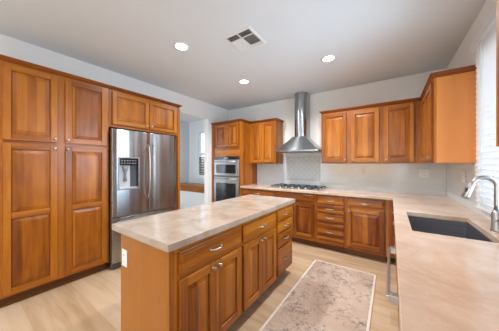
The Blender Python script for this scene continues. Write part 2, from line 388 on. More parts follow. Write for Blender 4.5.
# ------------------------------------------------------------------ cabinet parts
def box_part(name, parent, x0, x1, y0, y1, z0, z1, m, bevel=.0015):
    bm = B(); bx(bm, x0, x1, y0, y1, z0, z1); return obj(name, bm, m, parent, bevel)
def rect(x0, x1, z0, z1, i, y): return [(x0+i, y, z0+i), (x1-i, y, z0+i), (x1-i, y, z1-i), (x0+i, y, z1-i)]
def raised_panel(x0, x1, z0, z1, slope=.034):
    bm = B()
    w = min(x1-x0, z1-z0); s = min(slope, w*.28)
    loft(bm, [rect(x0, x1, z0, z1, 0, .018), rect(x0, x1, z0, z1, 0, .0155), rect(x0, x1, z0, z1, .007, .0155), rect(x0, x1, z0, z1, .008, .0115), rect(x0, x1, z0, z1, s+.004, .005), rect(x0, x1, z0, z1, s+.005, .0025)], True, True)
    return bm
def knob_mesh():
    bm = B()
    lathe(bm, [(.009, 0), (.009, -.003), (.005, -.005), (.005, -.013), (.009, -.017), (.0125, -.020), (.0125, -.023), (.010, -.0255), (.004, -.027)], 14, axis='y')
    return bm
knob_data = None
def knob(parent, x, z):
    global knob_data
    if knob_data is None:
        o = obj('knob', knob_mesh(), M['nickel'], smooth=True); knob_data = o.data
    else:
        o = bpy.data.objects.new('knob', knob_data); C.objects.link(o)
    o.parent = parent; o.location = (x, -.0002, z); return o
pull_data = None
def pull(parent, x, z):
    """bow handle, about 12 cm"""
    global pull_data
    if pull_data is None:
        bm = B()
        n = 14; pts = []; rs = []
        for i in range(n+1):
            t = -1+2*i/n
            pts.append((.052*t, -.004-.020*(1-abs(t)**4), 0)); rs.append(.0045+.0022*(1-t*t))
        tube(bm, pts, rs, 8)
        for sx in (-1, 1): lathe(bm, [(.009, 0), (.009, -.003), (.006, -.006)], 10, (sx*.052, 0, 0), 'y')
        o = obj('handle', bm, M['nickel'], smooth=True); pull_data = o.data
    else:
        o = bpy.data.objects.new('handle', pull_data); C.objects.link(o)
    o.parent = parent; o.location = (x, -.0002, z); return o
def door(parent, x0, x1, z0, z1, kn=None, rails=(), s=.055):
    """stile-and-rail door, front at y=0; rails: z centres of middle rails"""
    bm = B(); t = .019
    bx(bm, x0, x0+s, 0, t, z0, z1, 0); bx(bm, x1-s, x1, 0, t, z0, z1, 0)
    edges = [z0] + [q for r in rails for q in (r-s*.5, r+s*.5)] + [z1]
    bx(bm, x0+s, x1-s, 0, t, z0, z0+s, 1); bx(bm, x0+s, x1-s, 0, t, z1-s, z1, 1)
    for r in rails: bx(bm, x0+s, x1-s, 0, t, r-s/2, r+s/2, 1)
    d = obj('door', bm, [M['wood_v'], M['wood_h']], parent, .0028)
    zs = [z0+s] + [q for r in rails for q in (r-s/2, r+s/2)] + [z1-s]
    for a, b in zip(zs[::2], zs[1::2]):
        obj('panel', raised_panel(x0+s+.0005, x1-s-.0005, a+.0005, b-.0005), M['wood_v'], d)
    if kn: knob(d, *kn)
    return d
def drawer(parent, x0, x1, z0, z1, handle=True):
    bm = B()
    loft(bm, [rect(x0, x1, z0, z1, 0, .019), rect(x0, x1, z0, z1, 0, .007), rect(x0, x1, z0, z1, .004, .005), rect(x0, x1, z0, z1, .016, .004), rect(x0, x1, z0, z1, .021, .0004), rect(x0, x1, z0, z1, .024, 0)], True, True)
    d = obj('drawer', bm, M['wood_h'], parent)
    if handle: pull(d, (x0+x1)/2, (z0+z1)/2)
    return d
def carcass(parent, W, D, z0, z1, stiles=(), rails=(), side=None, x0=0):
    """side panels, back body and face frame in one mesh. Face frame front at y=.020"""
    bm = B()
    bx(bm, x0, x0+W, .040, D, z0, z1, 2)
    for a, b in stiles: bx(bm, a, b, .0205, .0398, z0, z1, 0)
    st = sorted(stiles)
    for a, b in rails:
        for (p, q), (r, s) in zip(st, st[1:]): bx(bm, q, r, .0205, .0398, a, b, 1)
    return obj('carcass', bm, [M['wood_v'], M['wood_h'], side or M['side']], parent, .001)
CROWN = [(.018, -.052), (.012, -.052), (.010, -.044), (-.002, -.034), (-.014, -.022), (-.026, -.012), (-.030, -.008), (-.030, 0), (.018, 0)]
def crown(parent, path, z, name='crown_moulding'):
    """profile swept along an open path of (x, y, nx, ny): n points outwards and is mitre-scaled"""
    bm = B(); rings = []
    for x, y, nx, ny in path:
        rings.append([(x-nx*a, y-ny*a, z+b) for a, b in CROWN])
    loft(bm, rings, True, True)
    return obj(name, bm, M['crown'], parent)

# ------------------------------------------------------------------ pantry + fridge surround (left wall), local x = world y, front faces +x
FX = -2.943
t = thing('pantry_cabinet', 'tall wooden pantry cabinet with four raised-panel doors left of the refrigerator', 'cabinet', (FX, .20, 0), PI/2)
y0 = .20; W = 1.135-y0; A = lambda y: y-y0
carcass(t, W-.001, .355, .10, 2.31, [(0, A(.262)+.008), (A(.643)-.008, A(.709)+.008), (A(1.109)-.008, W-.001)], [(.10, .135), (1.545, 1.585), (2.275, 2.31)])
for a, b, k in ((.262, .643, .623), (.709, 1.109, .729)):
    door(t, A(a), A(b), 1.578, 2.288, (A(k), 1.613)); door(t, A(a), A(b), .122, 1.546, (A(k), 1.512), rails=(.86,))
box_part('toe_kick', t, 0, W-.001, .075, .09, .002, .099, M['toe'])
crown(t, [(0, .0205, 0, -1), (W-.001, .0205, 0, -1)], 2.352)
box_part('base_trim', t, 0, W-.001, .062, .0745, .002, .022, M['toe'])

t = thing('overhead_cabinet', 'two-door wooden cabinet above the stainless refrigerator', 'cabinet', (FX, 1.136, 1.83), PI/2)
y0 = 1.136; A = lambda y: y-y0; z = lambda q: q-1.83
W = 2.164-y0
carcass(t, W, .352, z(1.83), z(2.31), [(0, A(1.171)+.008), (A(1.66)-.012, A(1.66)+.012), (A(2.136)-.008, W)], [(z(1.83), z(1.875)), (z(2.275), z(2.31))])
door(t, A(1.171), A(1.655), z(1.866), z(2.288), (A(1.62), z(1.905)))
door(t, A(1.665), A(2.136), z(1.866), z(2.288), (A(1.70), z(1.905)))
W2 = 2.21-y0
crown(t, [(0, .0205, 0, -1), (W2, .0205, 1, -1), (W2, .360, 1, 0)], z(2.352))
t = thing('fridge_end_panel', 'thin full-height wooden panel on the right side of the refrigerator', 'panel', (FX, 2.1655, 0), PI/2)
box_part('side_board', t, 0, .022, .0405, .365, .002, 2.295, M['side'])
box_part('front_stile', t, 0, .0445, .0205, .040, .002, 2.295, M['wood_v'])
bm = B(); bx(bm, -.0, .0, 0, 0, 0, 0); bm.free()

# ------------------------------------------------------------------ refrigerator
fr = thing('refrigerator', 'stainless French-door refrigerator with water dispenser between the wooden cabinets', 'refrigerator', (-2.85, 1.142, 0), PI/2)
FW = .96  # local x 0..FW from world y 1.108 -> shift so the case clears the pantry
fr.location.y = 1.1375; FW = .93
LX = lambda y: (y-1.106)*FW/.962
box_part('case', fr, .004, FW-.004, .065, .74, .03, 1.775, M['steel_dark'], .004)
box_part('hinge_cover', fr, .02, FW-.02, .03, .16, 1.776, 1.80, M['darkgrey'], .004)
def curved_door(x0, x1, z0, z1, hole=None):
    bm = B(); us = [x0+(x1-x0)*i/10 for i in range(11)]; vs = [z0, z1]
    if hole: us = sorted(set([u for u in us if not any(abs(u-h) < .012 for h in hole[:2])]+list(hole[:2]))); vs = [z0, hole[2], hole[3], z1]
    def yy(u):
        q = (u-(x0+x1)/2)/((x1-x0)/2); return .018*q**2 + (.012 if abs(q) > .98 else 0)
    grid_solid(bm, us, vs, lambda u, v: not (hole and hole[0] < u < hole[1] and hole[2] < v < hole[3]), 0, 1, lambda u, v, q: (u, yy(u) if q == 0 else .06, v))
    return bm
sp = .4865
disp = (.066, .3215, 1.02, 1.435)
dl = obj('door', curved_door(.003, sp-.003, .672, 1.795, disp), M['steel'], fr, .003); dl['label'] = 'left stainless door holding the dispenser'
dr = obj('door', curved_door(sp+.003, FW-.003, .672, 1.795), M['steel'], fr, .003)
fd = obj('freezer_drawer', curved_door(.003, FW-.003, .09, .66), M['steel'], fr, .003)
box_part('grille', fr, .02, FW-.02, .05, .064, .012, .085, M['darkgrey'])
# dispenser
ds = obj('dispenser', (lambda b: (bx(b, disp[0], disp[1], .045, .058, 1.02, 1.435), b)[1])(B()), M['darkgrey'], dl)
bm = B()
x0, x1 = disp[0], disp[1]
loft(bm, [rect(x0, x1, 1.02, 1.435, -.006, -.001), rect(x0, x1, 1.02, 1.435, -.006, -.004), rect(x0, x1, 1.02, 1.435, .008, -.004), rect(x0, x1, 1.02, 1.435, .010, .044)])
obj('dispenser_frame', bm, M['steel_dark'], dl)
box_part('control_panel', dl, x0+.010, x1-.010, .002, .04, 1.335, 1.425, M['blackglass'])
bm = B()
for i in range(6):
    for j in range(2): bx(bm, x0+.03+i*.034, x0+.05+i*.034, .0008, .0019, 1.352+j*.035, 1.368+j*.035)
obj('buttons', bm, plain('grey_print', (.16, .16, .17), .4), dl)
box_part('dispenser_shelf', dl, x0+.012, x1-.012, .002, .044, 1.028, 1.045, M['steel_h'])
box_part('recess_back', dl, x0+.012, x0+.155, .036, .044, 1.045, 1.333, plain('silver_plastic', (.46, .47, .48), .4))
bm = B(); lathe(bm, [(.03, 1.32), (.03, 1.27), (.018, 1.25), (.014, 1.20), (.02, 1.13), (.006, 1.125)], 14, (x0+.09, .026, 0)); obj('paddle', bm, plain('grey_paddle_plastic', (.22, .22, .23), .4), dl, smooth=True)
def bow_handle(parent, x, z0, z1, out=.048, r=.0085):
    bm = B(); n = 16; pts = []
    for i in range(n+1):
        q = i/n; s = -1+2*q
        pts.append((x, -.004-out*(1-abs(s)**4), z0+(z1-z0)*q))
    tube(bm, pts, r, 10)
    return obj('handle', bm, M['nickel'], parent, smooth=True)
bow_handle(dl, sp-.035, .86, 1.63); bow_handle(dr, sp+.035, .86, 1.63)
bm = B(); n = 16
tube(bm, [(.06+(FW-.12)*i/n, -.004-.055*(1-abs(-1+2*i/n)**6), .60) for i in range(n+1)], .011); obj('handle', bm, M['nickel'], fd, smooth=True)

# ------------------------------------------------------------------ oven tower
TX0, TX1, TY = XL+.002, -2.489, 3.285
ov = thing('oven_cabinet', 'tall wooden cabinet housing the double wall oven in the back corner', 'cabinet', (TX0, TY, 0))
A = lambda x: x-TX0
Wt = TX1-TX0; OX0, OX1 = A(-3.205), A(-2.520)
bm = B()
bx(bm, Wt-.02, Wt, .040, .634, .10, 2.215, 2); bx(bm, 0, .02, .040, .634, .10, 2.215, 2)
bx(bm, .02, Wt-.02, .04, .634, 1.512, 2.215, 2); bx(bm, .02, Wt-.02, .04, .634, .10, .335, 2); bx(bm, .02, Wt-.02, .62, .634, .335, 1.512, 2)
for a, b in ((0, OX0-.001), (OX1+.001, Wt)): bx(bm, a, b, .0205, .0398, .10, 2.215, 0)
for a, b in ((.10, .335), (1.512, 1.72), (2.165, 2.215)): bx(bm, OX0-.001, OX1+.001, .0205, .0398, a, b, 1)
obj('carcass', bm, [M['wood_v'], M['wood_h'], M['wood_v']], ov, .001)
door(ov, A(-3.175), A(-2.865), 1.712, 2.185, (A(-2.895), 1.745)); door(ov, A(-2.859), A(-2.541), 1.712, 2.185, (A(-2.829), 1.745))
drawer(ov, A(-3.175), A(-2.541), .12, .32)
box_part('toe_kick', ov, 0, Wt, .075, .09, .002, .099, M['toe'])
crown(ov, [(.012, .0205, 0, -1), (Wt, .0205, 1, -1), (Wt, .634, 1, 0)], 2.262)
wo = thing('double_wall_oven', 'built-in stainless double oven with black glass doors in the corner tower', 'oven', (-3.2035, TY, .337))
OW = .682; z = lambda q: q-.337
box_part('case', wo, .015, OW-.015, .022, .60, z(.345), z(1.50), M['steel_dark'])
box_part('control_panel', wo, 0, OW, .004, .0205, z(1.445), z(1.508), M['blackglass'])
box_part('display', wo, OW/2-.06, OW/2+.06, .0028, .0039, z(1.465), z(1.487), plain('oven_display', (.25, .27, .28), .2))
box_part('vent_trim', wo, 0, OW, .006, .0205, z(1.084), z(1.100), M['darkgrey'])
for za, zb, ga, gb in ((1.102, 1.443, 1.155, 1.34), (.345, 1.082, .45, .95)):
    bm = B()
    loft(bm, [rect(0, OW, z(za), z(zb), 0, .0205), rect(0, OW, z(za), z(zb), 0, -.008), rect(0, OW, z(za), z(zb), .006, -.012)], True, True)
    d = obj('oven_door', bm, M['oven'], wo)
    box_part('glass', d, .065, OW-.075, -.0165, -.0125, z(ga), z(gb), M['blackglass'], .002)
    bm = B(); hz = z(zb)-.042
    tube(bm, [(.04, -.05, hz), (OW-.04, -.05, hz)], .010, 12)
    for x in (.07, OW-.07): tube(bm, [(x, -.0125, hz), (x, -.05, hz)], .007, 8)
    obj('handle', bm, M['nickel'], d, smooth=True)

# ------------------------------------------------------------------ wall cabinets, back wall
def wall_cab(label, x0, x1, yf, zb, zt, doors, crown_path, depth=None, loc=None, rot=0, side=None, ztop=None, split=False, nocrown=False):
    t = thing('wall_cabinet', label, 'cabinet', loc or (x0, yf, zb), rot)
    W = x1-x0; D = depth or (YB-.002-yf)
    st = [(0, doors[0][0]-x0+.008)]
    for (a, b, k), (c, d, k2) in zip(doors, doors[1:]): st.append((b-x0-.008, c-x0+.008))
    st.append((doors[-1][1]-x0-.008, W))
    carcass(t, W, D, 0, zt-zb, st, [(0, .045), (zt-zb-.045, zt-zb)], side)
    for a, b, k in doors: door(t, a-x0, b-x0, .022, zt-zb-.028, (k-x0, .055))
    if crown_path: crown(t, [(x-x0, y, nx, ny) for x, y, nx, ny in crown_path], zt-zb+.045)
    return t
UZ = 1.3615; UT = 2.205; UY = 3.585
wall_cab('two-door wooden wall cabinet between the oven tower and the range hood', -2.487, -1.852, UY, UZ, UT,
         [(-2.44, -2.175, -2.203), (-2.170, -1.89, -2.142)], [(-2.430, .0205, 0, -1), (-1.852, .0205, 1, -1), (-1.852, .333, 1, 0)], side=M['wood_v'])
wall_cab('wooden wall cabinet with three doors right of the range hood', -.983, .352, UY, UZ, UT,
         [(-.962, -.583, -.61), (-.520, -.143, -.49), (-.083, .262, -.055)], [(-.983, .333, -1, 0), (-.983, .0205, -1, -1), (.3535, .0205, -1, -1)])
# corner one on the right wall: faces -x
t = thing('wall_cabinet', 'wooden wall cabinet on the right wall showing its pale side panel beside the window', 'cabinet', (.333, 3.578, UZ), -PI/2)
W = 3.578-2.722; D = XR-.002-.333; q = UT-UZ
bm = B(); bx(bm, .0, W, .040, D, 0, q, 2)
for a, b in ((0, .06), (.395, .43), (W-.045, W)): bx(bm, a, b, .0205, .0398, 0, q, 0)
for a, b in ((0, .045), (q-.045, q)): bx(bm, .06, .395, .0205, .0398, a, b, 1); bx(bm, .43, W-.045, .0205, .0398, a, b, 1)
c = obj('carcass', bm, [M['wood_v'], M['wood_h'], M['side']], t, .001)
door(t, .052, .403, .022, q-.028, (.375, .055)); door(t, .422, W-.037, .022, q-.028, (W-.065, .055))
crown(t, [(-.0275, .0205, 1, -1), (W, .0205, 1, -1), (W, D, 1, 0)], q+.045)
# near cabinet on the right wall, other side of the window
W = 1.217+.30
t = thing('wall_cabinet', 'wooden wall cabinet cut by the right edge nearest the viewer', 'cabinet', (.333, 1.217, 1.392), -PI/2)
q = .83
carcass(t, W, D, 0, q, [(0, .04), (.42, .46), (.84, .88), (W-.24, W)], [(0, .045), (q-.045, q)])
for a, b in ((.03, .43), (.45, .85), (.87, W-.23)): door(t, a, b, .022, q-.028, (b-.03, .055))
crown(t, [(0, D, -1, 0), (0, .0205, -1, -1), (W, .0205, 0, -1)], q+.045)

# ------------------------------------------------------------------ base cabinets, back wall (door front at y=3.30)
BY = 3.300; BD = YB-.002-BY
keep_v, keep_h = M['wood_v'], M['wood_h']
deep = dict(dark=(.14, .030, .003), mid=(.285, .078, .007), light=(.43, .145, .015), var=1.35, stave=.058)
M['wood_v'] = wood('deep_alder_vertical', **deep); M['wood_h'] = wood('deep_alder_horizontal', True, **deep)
def base(label, x0, x1, build, rails, name='base_cabinet', stile=None, loc=None, rot=0, D=None, mids=()):
    t = thing(name, label, 'cabinet', loc or (x0, BY, 0), rot)
    W = x1-x0
    bm = B()
    bx(bm, 0, W, .040, D or BD, .10, .8725, 2)
    s = stile or .03
    st = [(0, s)]+list(mids)+[(W-s, W)]
    for a, b in st: bx(bm, a, b, .0205, .0398, .10, .8725, 0)
    for a, b in rails:
        for (p, q_), (r, s2) in zip(st, st[1:]): bx(bm, q_, r, .0205, .0398, a, b, 1)
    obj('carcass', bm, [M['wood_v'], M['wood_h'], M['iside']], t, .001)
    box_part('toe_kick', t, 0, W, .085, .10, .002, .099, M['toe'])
    build(t, W)
    return t
DR = [(.10, .155), (.695, .74), (.825, .8725)]
def two(t, W, false_front=False):
    m = W/2
    drawer(t, .02, W-.02, .735, .838, not false_front)
    door(t, .02, m-.003, .150, .702, (m-.035, .665)); door(t, m+.003, W-.02, .150, .702, (m+.035, .665))
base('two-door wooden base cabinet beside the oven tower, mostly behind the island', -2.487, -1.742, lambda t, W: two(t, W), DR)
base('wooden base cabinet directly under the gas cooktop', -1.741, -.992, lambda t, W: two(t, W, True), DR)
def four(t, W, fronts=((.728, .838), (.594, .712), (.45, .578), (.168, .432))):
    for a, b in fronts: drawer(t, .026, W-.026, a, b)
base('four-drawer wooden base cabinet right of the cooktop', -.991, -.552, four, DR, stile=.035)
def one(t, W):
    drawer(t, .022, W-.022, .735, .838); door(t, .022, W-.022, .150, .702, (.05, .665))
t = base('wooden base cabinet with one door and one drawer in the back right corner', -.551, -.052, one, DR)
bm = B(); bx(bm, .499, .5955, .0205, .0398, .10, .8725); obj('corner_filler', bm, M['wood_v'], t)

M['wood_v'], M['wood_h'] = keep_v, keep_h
# ------------------------------------------------------------------ base run on the right wall (faces -x), local x = -y
RX = .048; RD = XR-.002-RX
def rbase(label, ya, yb, build, **k): return base(label, 0, ya-yb, build, DR, loc=(RX, ya, 0), rot=-PI/2, D=RD, **k)
def two_r(t, W):
    m = W/2; drawer(t, .02, W-.02, .735, .838)
    door(t, .02, m-.003, .150, .702, (m-.035, .665)); door(t, m+.003, W-.02, .150, .702, (m+.035, .665))
# corner and sink cabinet must stay hollow under the sink bowl
def hollow(label, ya, yb):
    t = thing('sink_cabinet', label, 'cabinet', (RX, ya, 0), -PI/2); W = ya-yb
    bm = B()
    bx(bm, 0, .018, .040, RD, .10, .8725, 2); bx(bm, W-.018, W, .040, RD, .10, .8725, 2); bx(bm, .018, W-.018, .04, RD, .10, .12, 2)
    for a, b in ((0, .03), (W-.03, W)): bx(bm, a, b, .0205, .0398, .10, .8725, 0)
    for a, b in DR: bx(bm, .03, W-.03, .0205, .0398, a, b, 1)
    obj('carcass', bm, [M['wood_v'], M['wood_h'], M['iside']], t, .001)
    box_part('toe_kick', t, 0, W, .085, .10, .002, .099, M['toe'])
    m = W/2; drawer(t, .02, W-.02, .735, .838, False)
    door(t, .02, m-.003, .150, .702, (m-.035, .665)); door(t, m+.003, W-.02, .150, .702, (m+.035, .665))
    return t
rbase('narrow wooden base cabinet between the back corner and the sink cabinet', 3.278, 2.501, two_r)
hollow('wooden base cabinet under the kitchen sink', 2.50, 1.612)
rbase('wooden base cabinet nearest the viewer, below the right-hand countertop', .968, .02, two_r)

dw = thing('dishwasher', 'stainless dishwasher with a protruding bar handle under the right countertop', 'dishwasher', (RX-.004, 1.5975, 0), -PI/2)
box_part('case', dw, .008, .602, .05, .59, .10, .868, M['steel_dark'])
d = box_part('door', dw, .004, .606, .0, .049, .115, .868, M['steel'], .004)
box_part('toe_panel', dw, .01, .60, .08, .095, .003, .098, M['darkgrey'])
bm = B()
bx(bm, .008, .602, -.060, -.046, .797, .819)
for x in (.022, .588): bx(bm, x-.018, x+.018, -.0462, -.001, .790, .824)
obj('handle', bm, M['nickel'], d, bevel=.002)

# ------------------------------------------------------------------ countertops
CT, CB = .914, .874
SX0, SX1, SY0, SY1 = .117, .512, 1.705, 2.372
bm = B()
CX = .022
grid_solid(bm, [TX1+.002, CX, SX0, SX1, XR-.002], [-.32, SY0, SY1, BY-.020, YB-.002],
           lambda x, y: (y > BY-.020 or x > CX) and not (SX0 < x < SX1 and SY0 < y < SY1), CB, CT, lambda u, v, q: (u, v, q))
tag(obj('countertop', bm, M['stone'], bevel=.004), 'long L-shaped beige stone countertop along the back and right walls', 'countertop')
bm = B()
bx(bm, -1.672, -.986, .659, 2.448, .868, .914)
tag(obj('island_countertop', bm, M['stone_i'], bevel=.004, loc=(0, 0, 0)), 'pale rectangular stone top lying on the kitchen island', 'countertop')

# sink
sk = thing('kitchen_sink', 'dark undermount rectangular sink set into the right countertop', 'sink', (SX0, SY0, .66))
w_, l_ = SX1-SX0, SY1-SY0
def rr(x0, x1, y0, y1, r, z, n=4):
    out = []
    for cx_, cy_, a0 in ((x1-r, y1-r, 0), (x0+r, y1-r, PI/2), (x0+r, y0+r, PI), (x1-r, y0+r, 1.5*PI)):
        for i in range(n+1):
            a = a0+PI/2*i/n; out.append((cx_+r*math.cos(a), cy_+r*math.sin(a), z))
    return out
bm = B(); g = .0
loft(bm, [rr(-.018, w_+.018, -.018, l_+.018, .02, .2125), rr(.001, w_-.001, .001, l_-.001, .028, .2125), rr(.002, w_-.002, .002, l_-.002, .030, .03), rr(.02, w_-.02, .02, l_-.02, .02, .012), rr(w_/2-.05, w_/2+.05, l_/2-.05, l_/2+.05, .049, .008)], False, True)
obj('basin', bm, M['sink'], sk)
bm = B(); lathe(bm, [(.045, .0085), (.045, .011), (.03, .0115), (.028, .006)], 20, (w_/2, l_/2, 0)); obj('drain', bm, M['nickel'], sk, smooth=True)

# faucet
fa = thing('faucet', 'tall brushed nickel gooseneck faucet with pull-down head behind the sink', 'faucet', (.567, 2.005, CT+.001))
bm = B(); lathe(bm, [(.030, 0), (.030, .006), (.026, .012), (.0255, .115), (.019, .125), (.014, .135)], 20); obj('base', bm, M['faucet'], fa, smooth=True)
d2 = Vector((-1, -.03, 0)).normalized(); R_ = .056
pts = [Vector((0, 0, z_)) for z_ in (.12, .17, .22, .27, .288)]
for i in range(1, 15):
    a = PI*.92*i/14; pts.append(Vector((0, 0, .288))+d2*(R_-R_*math.cos(a))+Vector((0, 0, R_*math.sin(a))))
bm = B(); tube(bm, pts, .0135, 12); obj('spout', bm, M['faucet'], fa, smooth=True)
e = pts[-1]; dd = (pts[-1]-pts[-2]).normalized()
bm = B(); tube(bm, [e-dd*.004, e+dd*.01, e+dd*.05, e+dd*.10, e+dd*.108], [.0135, .016, .017, .0195, .016], 14); hd = obj('spray_head', bm, M['faucet'], fa, smooth=True)
bm = B(); p = e+dd*.05; tube(bm, [p+Vector((-.0115, -.006, .018)), p+Vector((-.0125, -.007, -.012))], .0085, 8); obj('button', bm, M['black'], hd, smooth=True)
bm = B(); tube(bm, [(0, -.02, .07), (0, -.045, .072), (.006, -.085, .10)], [.010, .008, .006], 10); obj('lever', bm, M['faucet'], fa, smooth=True)

# ------------------------------------------------------------------ backsplash
t_ = .009
TZ = 1.3595
bm = B()
PX0, PX1, PZ0, PZ1 = -1.775, -1.085, 1.035, 1.500
yb_ = YB-t_
grid_solid(bm, [TX1+.002, -1.849, PX0, PX1, -.985, XR-.0115], [CT+.0005, PZ0, TZ, PZ1, 1.592], lambda x, z: (z < TZ or -1.849 < x < -.985) and not (PX0 < x < PX1 and PZ0 < z < PZ1), yb_, YB-.0005, lambda u, v, q: (u, q, v))
tag(obj('backsplash', bm, M['tile_x']), 'glossy white subway tile backsplash on the back wall', 'backsplash')
bm = B()
us = [WY0-.01, 2.665, YB-.011]
bx(bm, XR-t_, XR-.0005, 2.668, YB-.0005, CT+.0005, TZ); bx(bm, XR-t_, XR-.0005, -.31, 2.668, CT+.0005, .975)
tag(obj('backsplash', bm, M['tile_y']), 'glossy white subway tile backsplash on the right wall near the faucet', 'backsplash')
t = thing('tile_medallion', 'framed grey diamond-pattern tile inset on the wall above the cooktop', 'tile inset', (PX0, YB-t_, PZ0))
bm = B(); bx(bm, .002, PX1-PX0-.002, -.001, .0085, .002, PZ1-PZ0-.002); obj('tile_field', bm, M['chevron'], t)
bm = B(); L_, H_ = PX1-PX0, PZ1-PZ0
loft(bm, [rect(0, L_, 0, H_, .001, -.0012), rect(0, L_, 0, H_, .004, -.008), rect(0, L_, 0, H_, .016, -.008), rect(0, L_, 0, H_, .019, -.0012)])
obj('pencil_border', bm, plain('grey_pencil_tile', (.46, .465, .46), .25, noise=.04), t)

# ------------------------------------------------------------------ range hood
HX0, HX1, HYF, HB = -1.800, -.992, 3.44, 1.575
hc = -1.405
hd_ = thing('range_hood', 'stainless chimney range hood mounted on the back wall over the cooktop', 'range hood', (hc, YB, HB))
bm = B()
yb2 = -.011
def rc(hw0, hw1, yf, z): return [(-hw0, yf, z), (hw1, yf, z), (hw1, yb2, z), (-hw0, yb2, z)]
a0, a1 = hc-HX0, HX1-hc
rings = [rc(a0, a1, HYF-YB, 0), rc(a0, a1, HYF-YB, .022)]
for i in range(1, 11):
    s = i/10; k = (1-s)**1.12
    rings.append(rc(.125+(a0-.125)*k, .125+(a1-.125)*k, -.27+(HYF-YB+.27)*k, .022+.265*s))
loft(bm, rings, True, True)
smooth_angle(obj('canopy', bm, M['steel'], hd_), 25)
bm = B()
pr = []
for i in range(17):
    a = PI+PI*i/16; pr.append((.125*math.cos(a), -.145+.125*math.sin(a)))
pr += [(.125, yb2), (-.125, yb2)]
loft(bm, [[(x, y, z_) for x, y in pr] for z_ in (.27, H-HB-.002)], True, True)
smooth_angle(obj('chimney', bm, M['steel'], hd_), 40)
bm = B(); bx(bm, -a0+.05, a1-.05, HYF-YB+.05, -.05, -.004, -.0005); obj('filter', bm, M['steel_dark'], hd_)

# ------------------------------------------------------------------ gas cooktop
CXc = -1.425
ck = thing('gas_cooktop', 'gas cooktop with black iron grates on the back countertop', 'cooktop', (CXc, 3.62, CT+.001))
bm = B(); bx(bm, -.455, .455, -.26, .255, 0, .010); obj('tray', bm, M['steel_h'], ck, .003)
bm = B()
for gx in (-.30, 0, .30):
    x0, x1, y0, y1 = gx-.142, gx+.142, -.175, .24
    for a in (x0, x1-.012, gx-.006): bx(bm, a, a+.012, y0, y1, .028, .038)
    for a in (y0, y1-.012, (y0+y1)/2-.006): bx(bm, x0, x1, a, a+.012, .028, .0375)
    for xx in (x0, x1-.014):
        for yy in (y0, y1-.014, (y0+y1)/2-.007): bx(bm, xx, xx+.014, yy, yy+.014, .0102, .028)
obj('grate', bm, M['black'], ck)
for bx_, by_, r in ((-.30, -.08, .04), (-.30, .14, .035), (0, .03, .055), (.30, -.08, .035), (.30, .14, .04)):
    bm = B(); lathe(bm, [(r, .0102), (r, .018), (r*.75, .024), (r*.7, .030), (r*.3, .031)], 18, (bx_, by_, 0)); obj('burner', bm, M['black'], ck, smooth=True)
for i in range(5):
    bm = B(); lathe(bm, [(.020, .0102), (.020, .016), (.017, .018), (.016, .036), (.013, .039)], 16, (-.24+.12*i, -.222, 0)); obj('knob', bm, M['nickel'], ck, smooth=True)

# ------------------------------------------------------------------ island
IX = -1.003
isl = thing('kitchen_island', 'freestanding wooden island with doors and drawers in the middle of the kitchen', 'island', (IX, .69, 0), PI/2)
A = lambda y: y-.69
L_ = 2.418-.69; D_ = .596
bm = B()
bx(bm, 0, L_, .040, D_, .10, .8665, 2)
bx(bm, .06, L_-.06, .10, D_-.06, .002, .10, 3)
st = [(0, A(.757)), (A(1.343)-.006, A(1.378)+.006), (A(1.962)-.006, A(2.009)+.004), (L_-.022, L_)]
for a, b in st: bx(bm, a, b, .0205, .0398, .10, .8665, 0)
for a, b in ((.10, .125), (.662, .705), (.825, .8665)):
    for (p, q_), (r, s) in zip(st, st[1:]): bx(bm, q_, r, .0205, .0398, a, b, 1)
obj('carcass', bm, [M['wood_v'], M['wood_h'], M['iside'], M['toe']], isl, .0015)
for a, b, m in ((.750, 1.343, 1.046), (1.378, 1.962, 1.672)):
    drawer(isl, A(a), A(b), .698, .832)
    door(isl, A(a), A(m)-.002, .118, .668, (A(m)-.032, .637)); door(isl, A(m)+.002, A(b), .118, .668, (A(m)+.032, .637))
for a, b in ((.718, .832), (.588, .704), (.428, .574), (.118, .414)): drawer(isl, A(2.005), A(2.402), a, b)
def plate(loc, rot, label, cat='outlet', w=.072, h=.116, m=None):
    t = thing('outlet_plate', label, cat, loc, rot)
    box_part('plate', t, -w/2, w/2, 0, .006, -h/2, h/2, m or M['plastic'], .0025)
    bm = B()
    for z_ in (-.024, .024): bx(bm, -.017, .017, -.0022, -.0002, z_-.017, z_+.017)
    o = obj('sockets', bm, m or M['plastic'], t, .001)
    bm = B()
    for z_ in (-.024, .024):
        for x in (-.007, .005): bx(bm, x, x+.002, -.0032, -.0023, z_-.007, z_+.007)
    obj('slots', bm, M['darkgrey'], t)
    return t
plate((-1.535, .6905-.0065, .690), 0, 'white electrical outlet on the end panel of the island')
plate((-.384, yb_-.0065, 1.208), 0, 'pale outlet on the back wall tile below the middle wall cabinet door', m=M['plate'])
plate((.401, yb_-.0065, 1.212), 0, 'pale outlet on the back wall tile close to the right corner', m=M['plate'], w=.115)
plate((XR-t_-.0065, 3.06, 1.215), -PI/2, 'pale outlet on the right wall tile between corner and faucet', m=M['plate'], w=.115)

# ------------------------------------------------------------------ rug
bm = B(); bx(bm, -.367, .367, -1.16, 1.16, 0, .008)
tag(obj('runner_rug', bm, M['rug'], bevel=.003, loc=(-.509, 1.749, .0008)), 'faded beige and brown runner rug on the floor beside the island', 'rug')

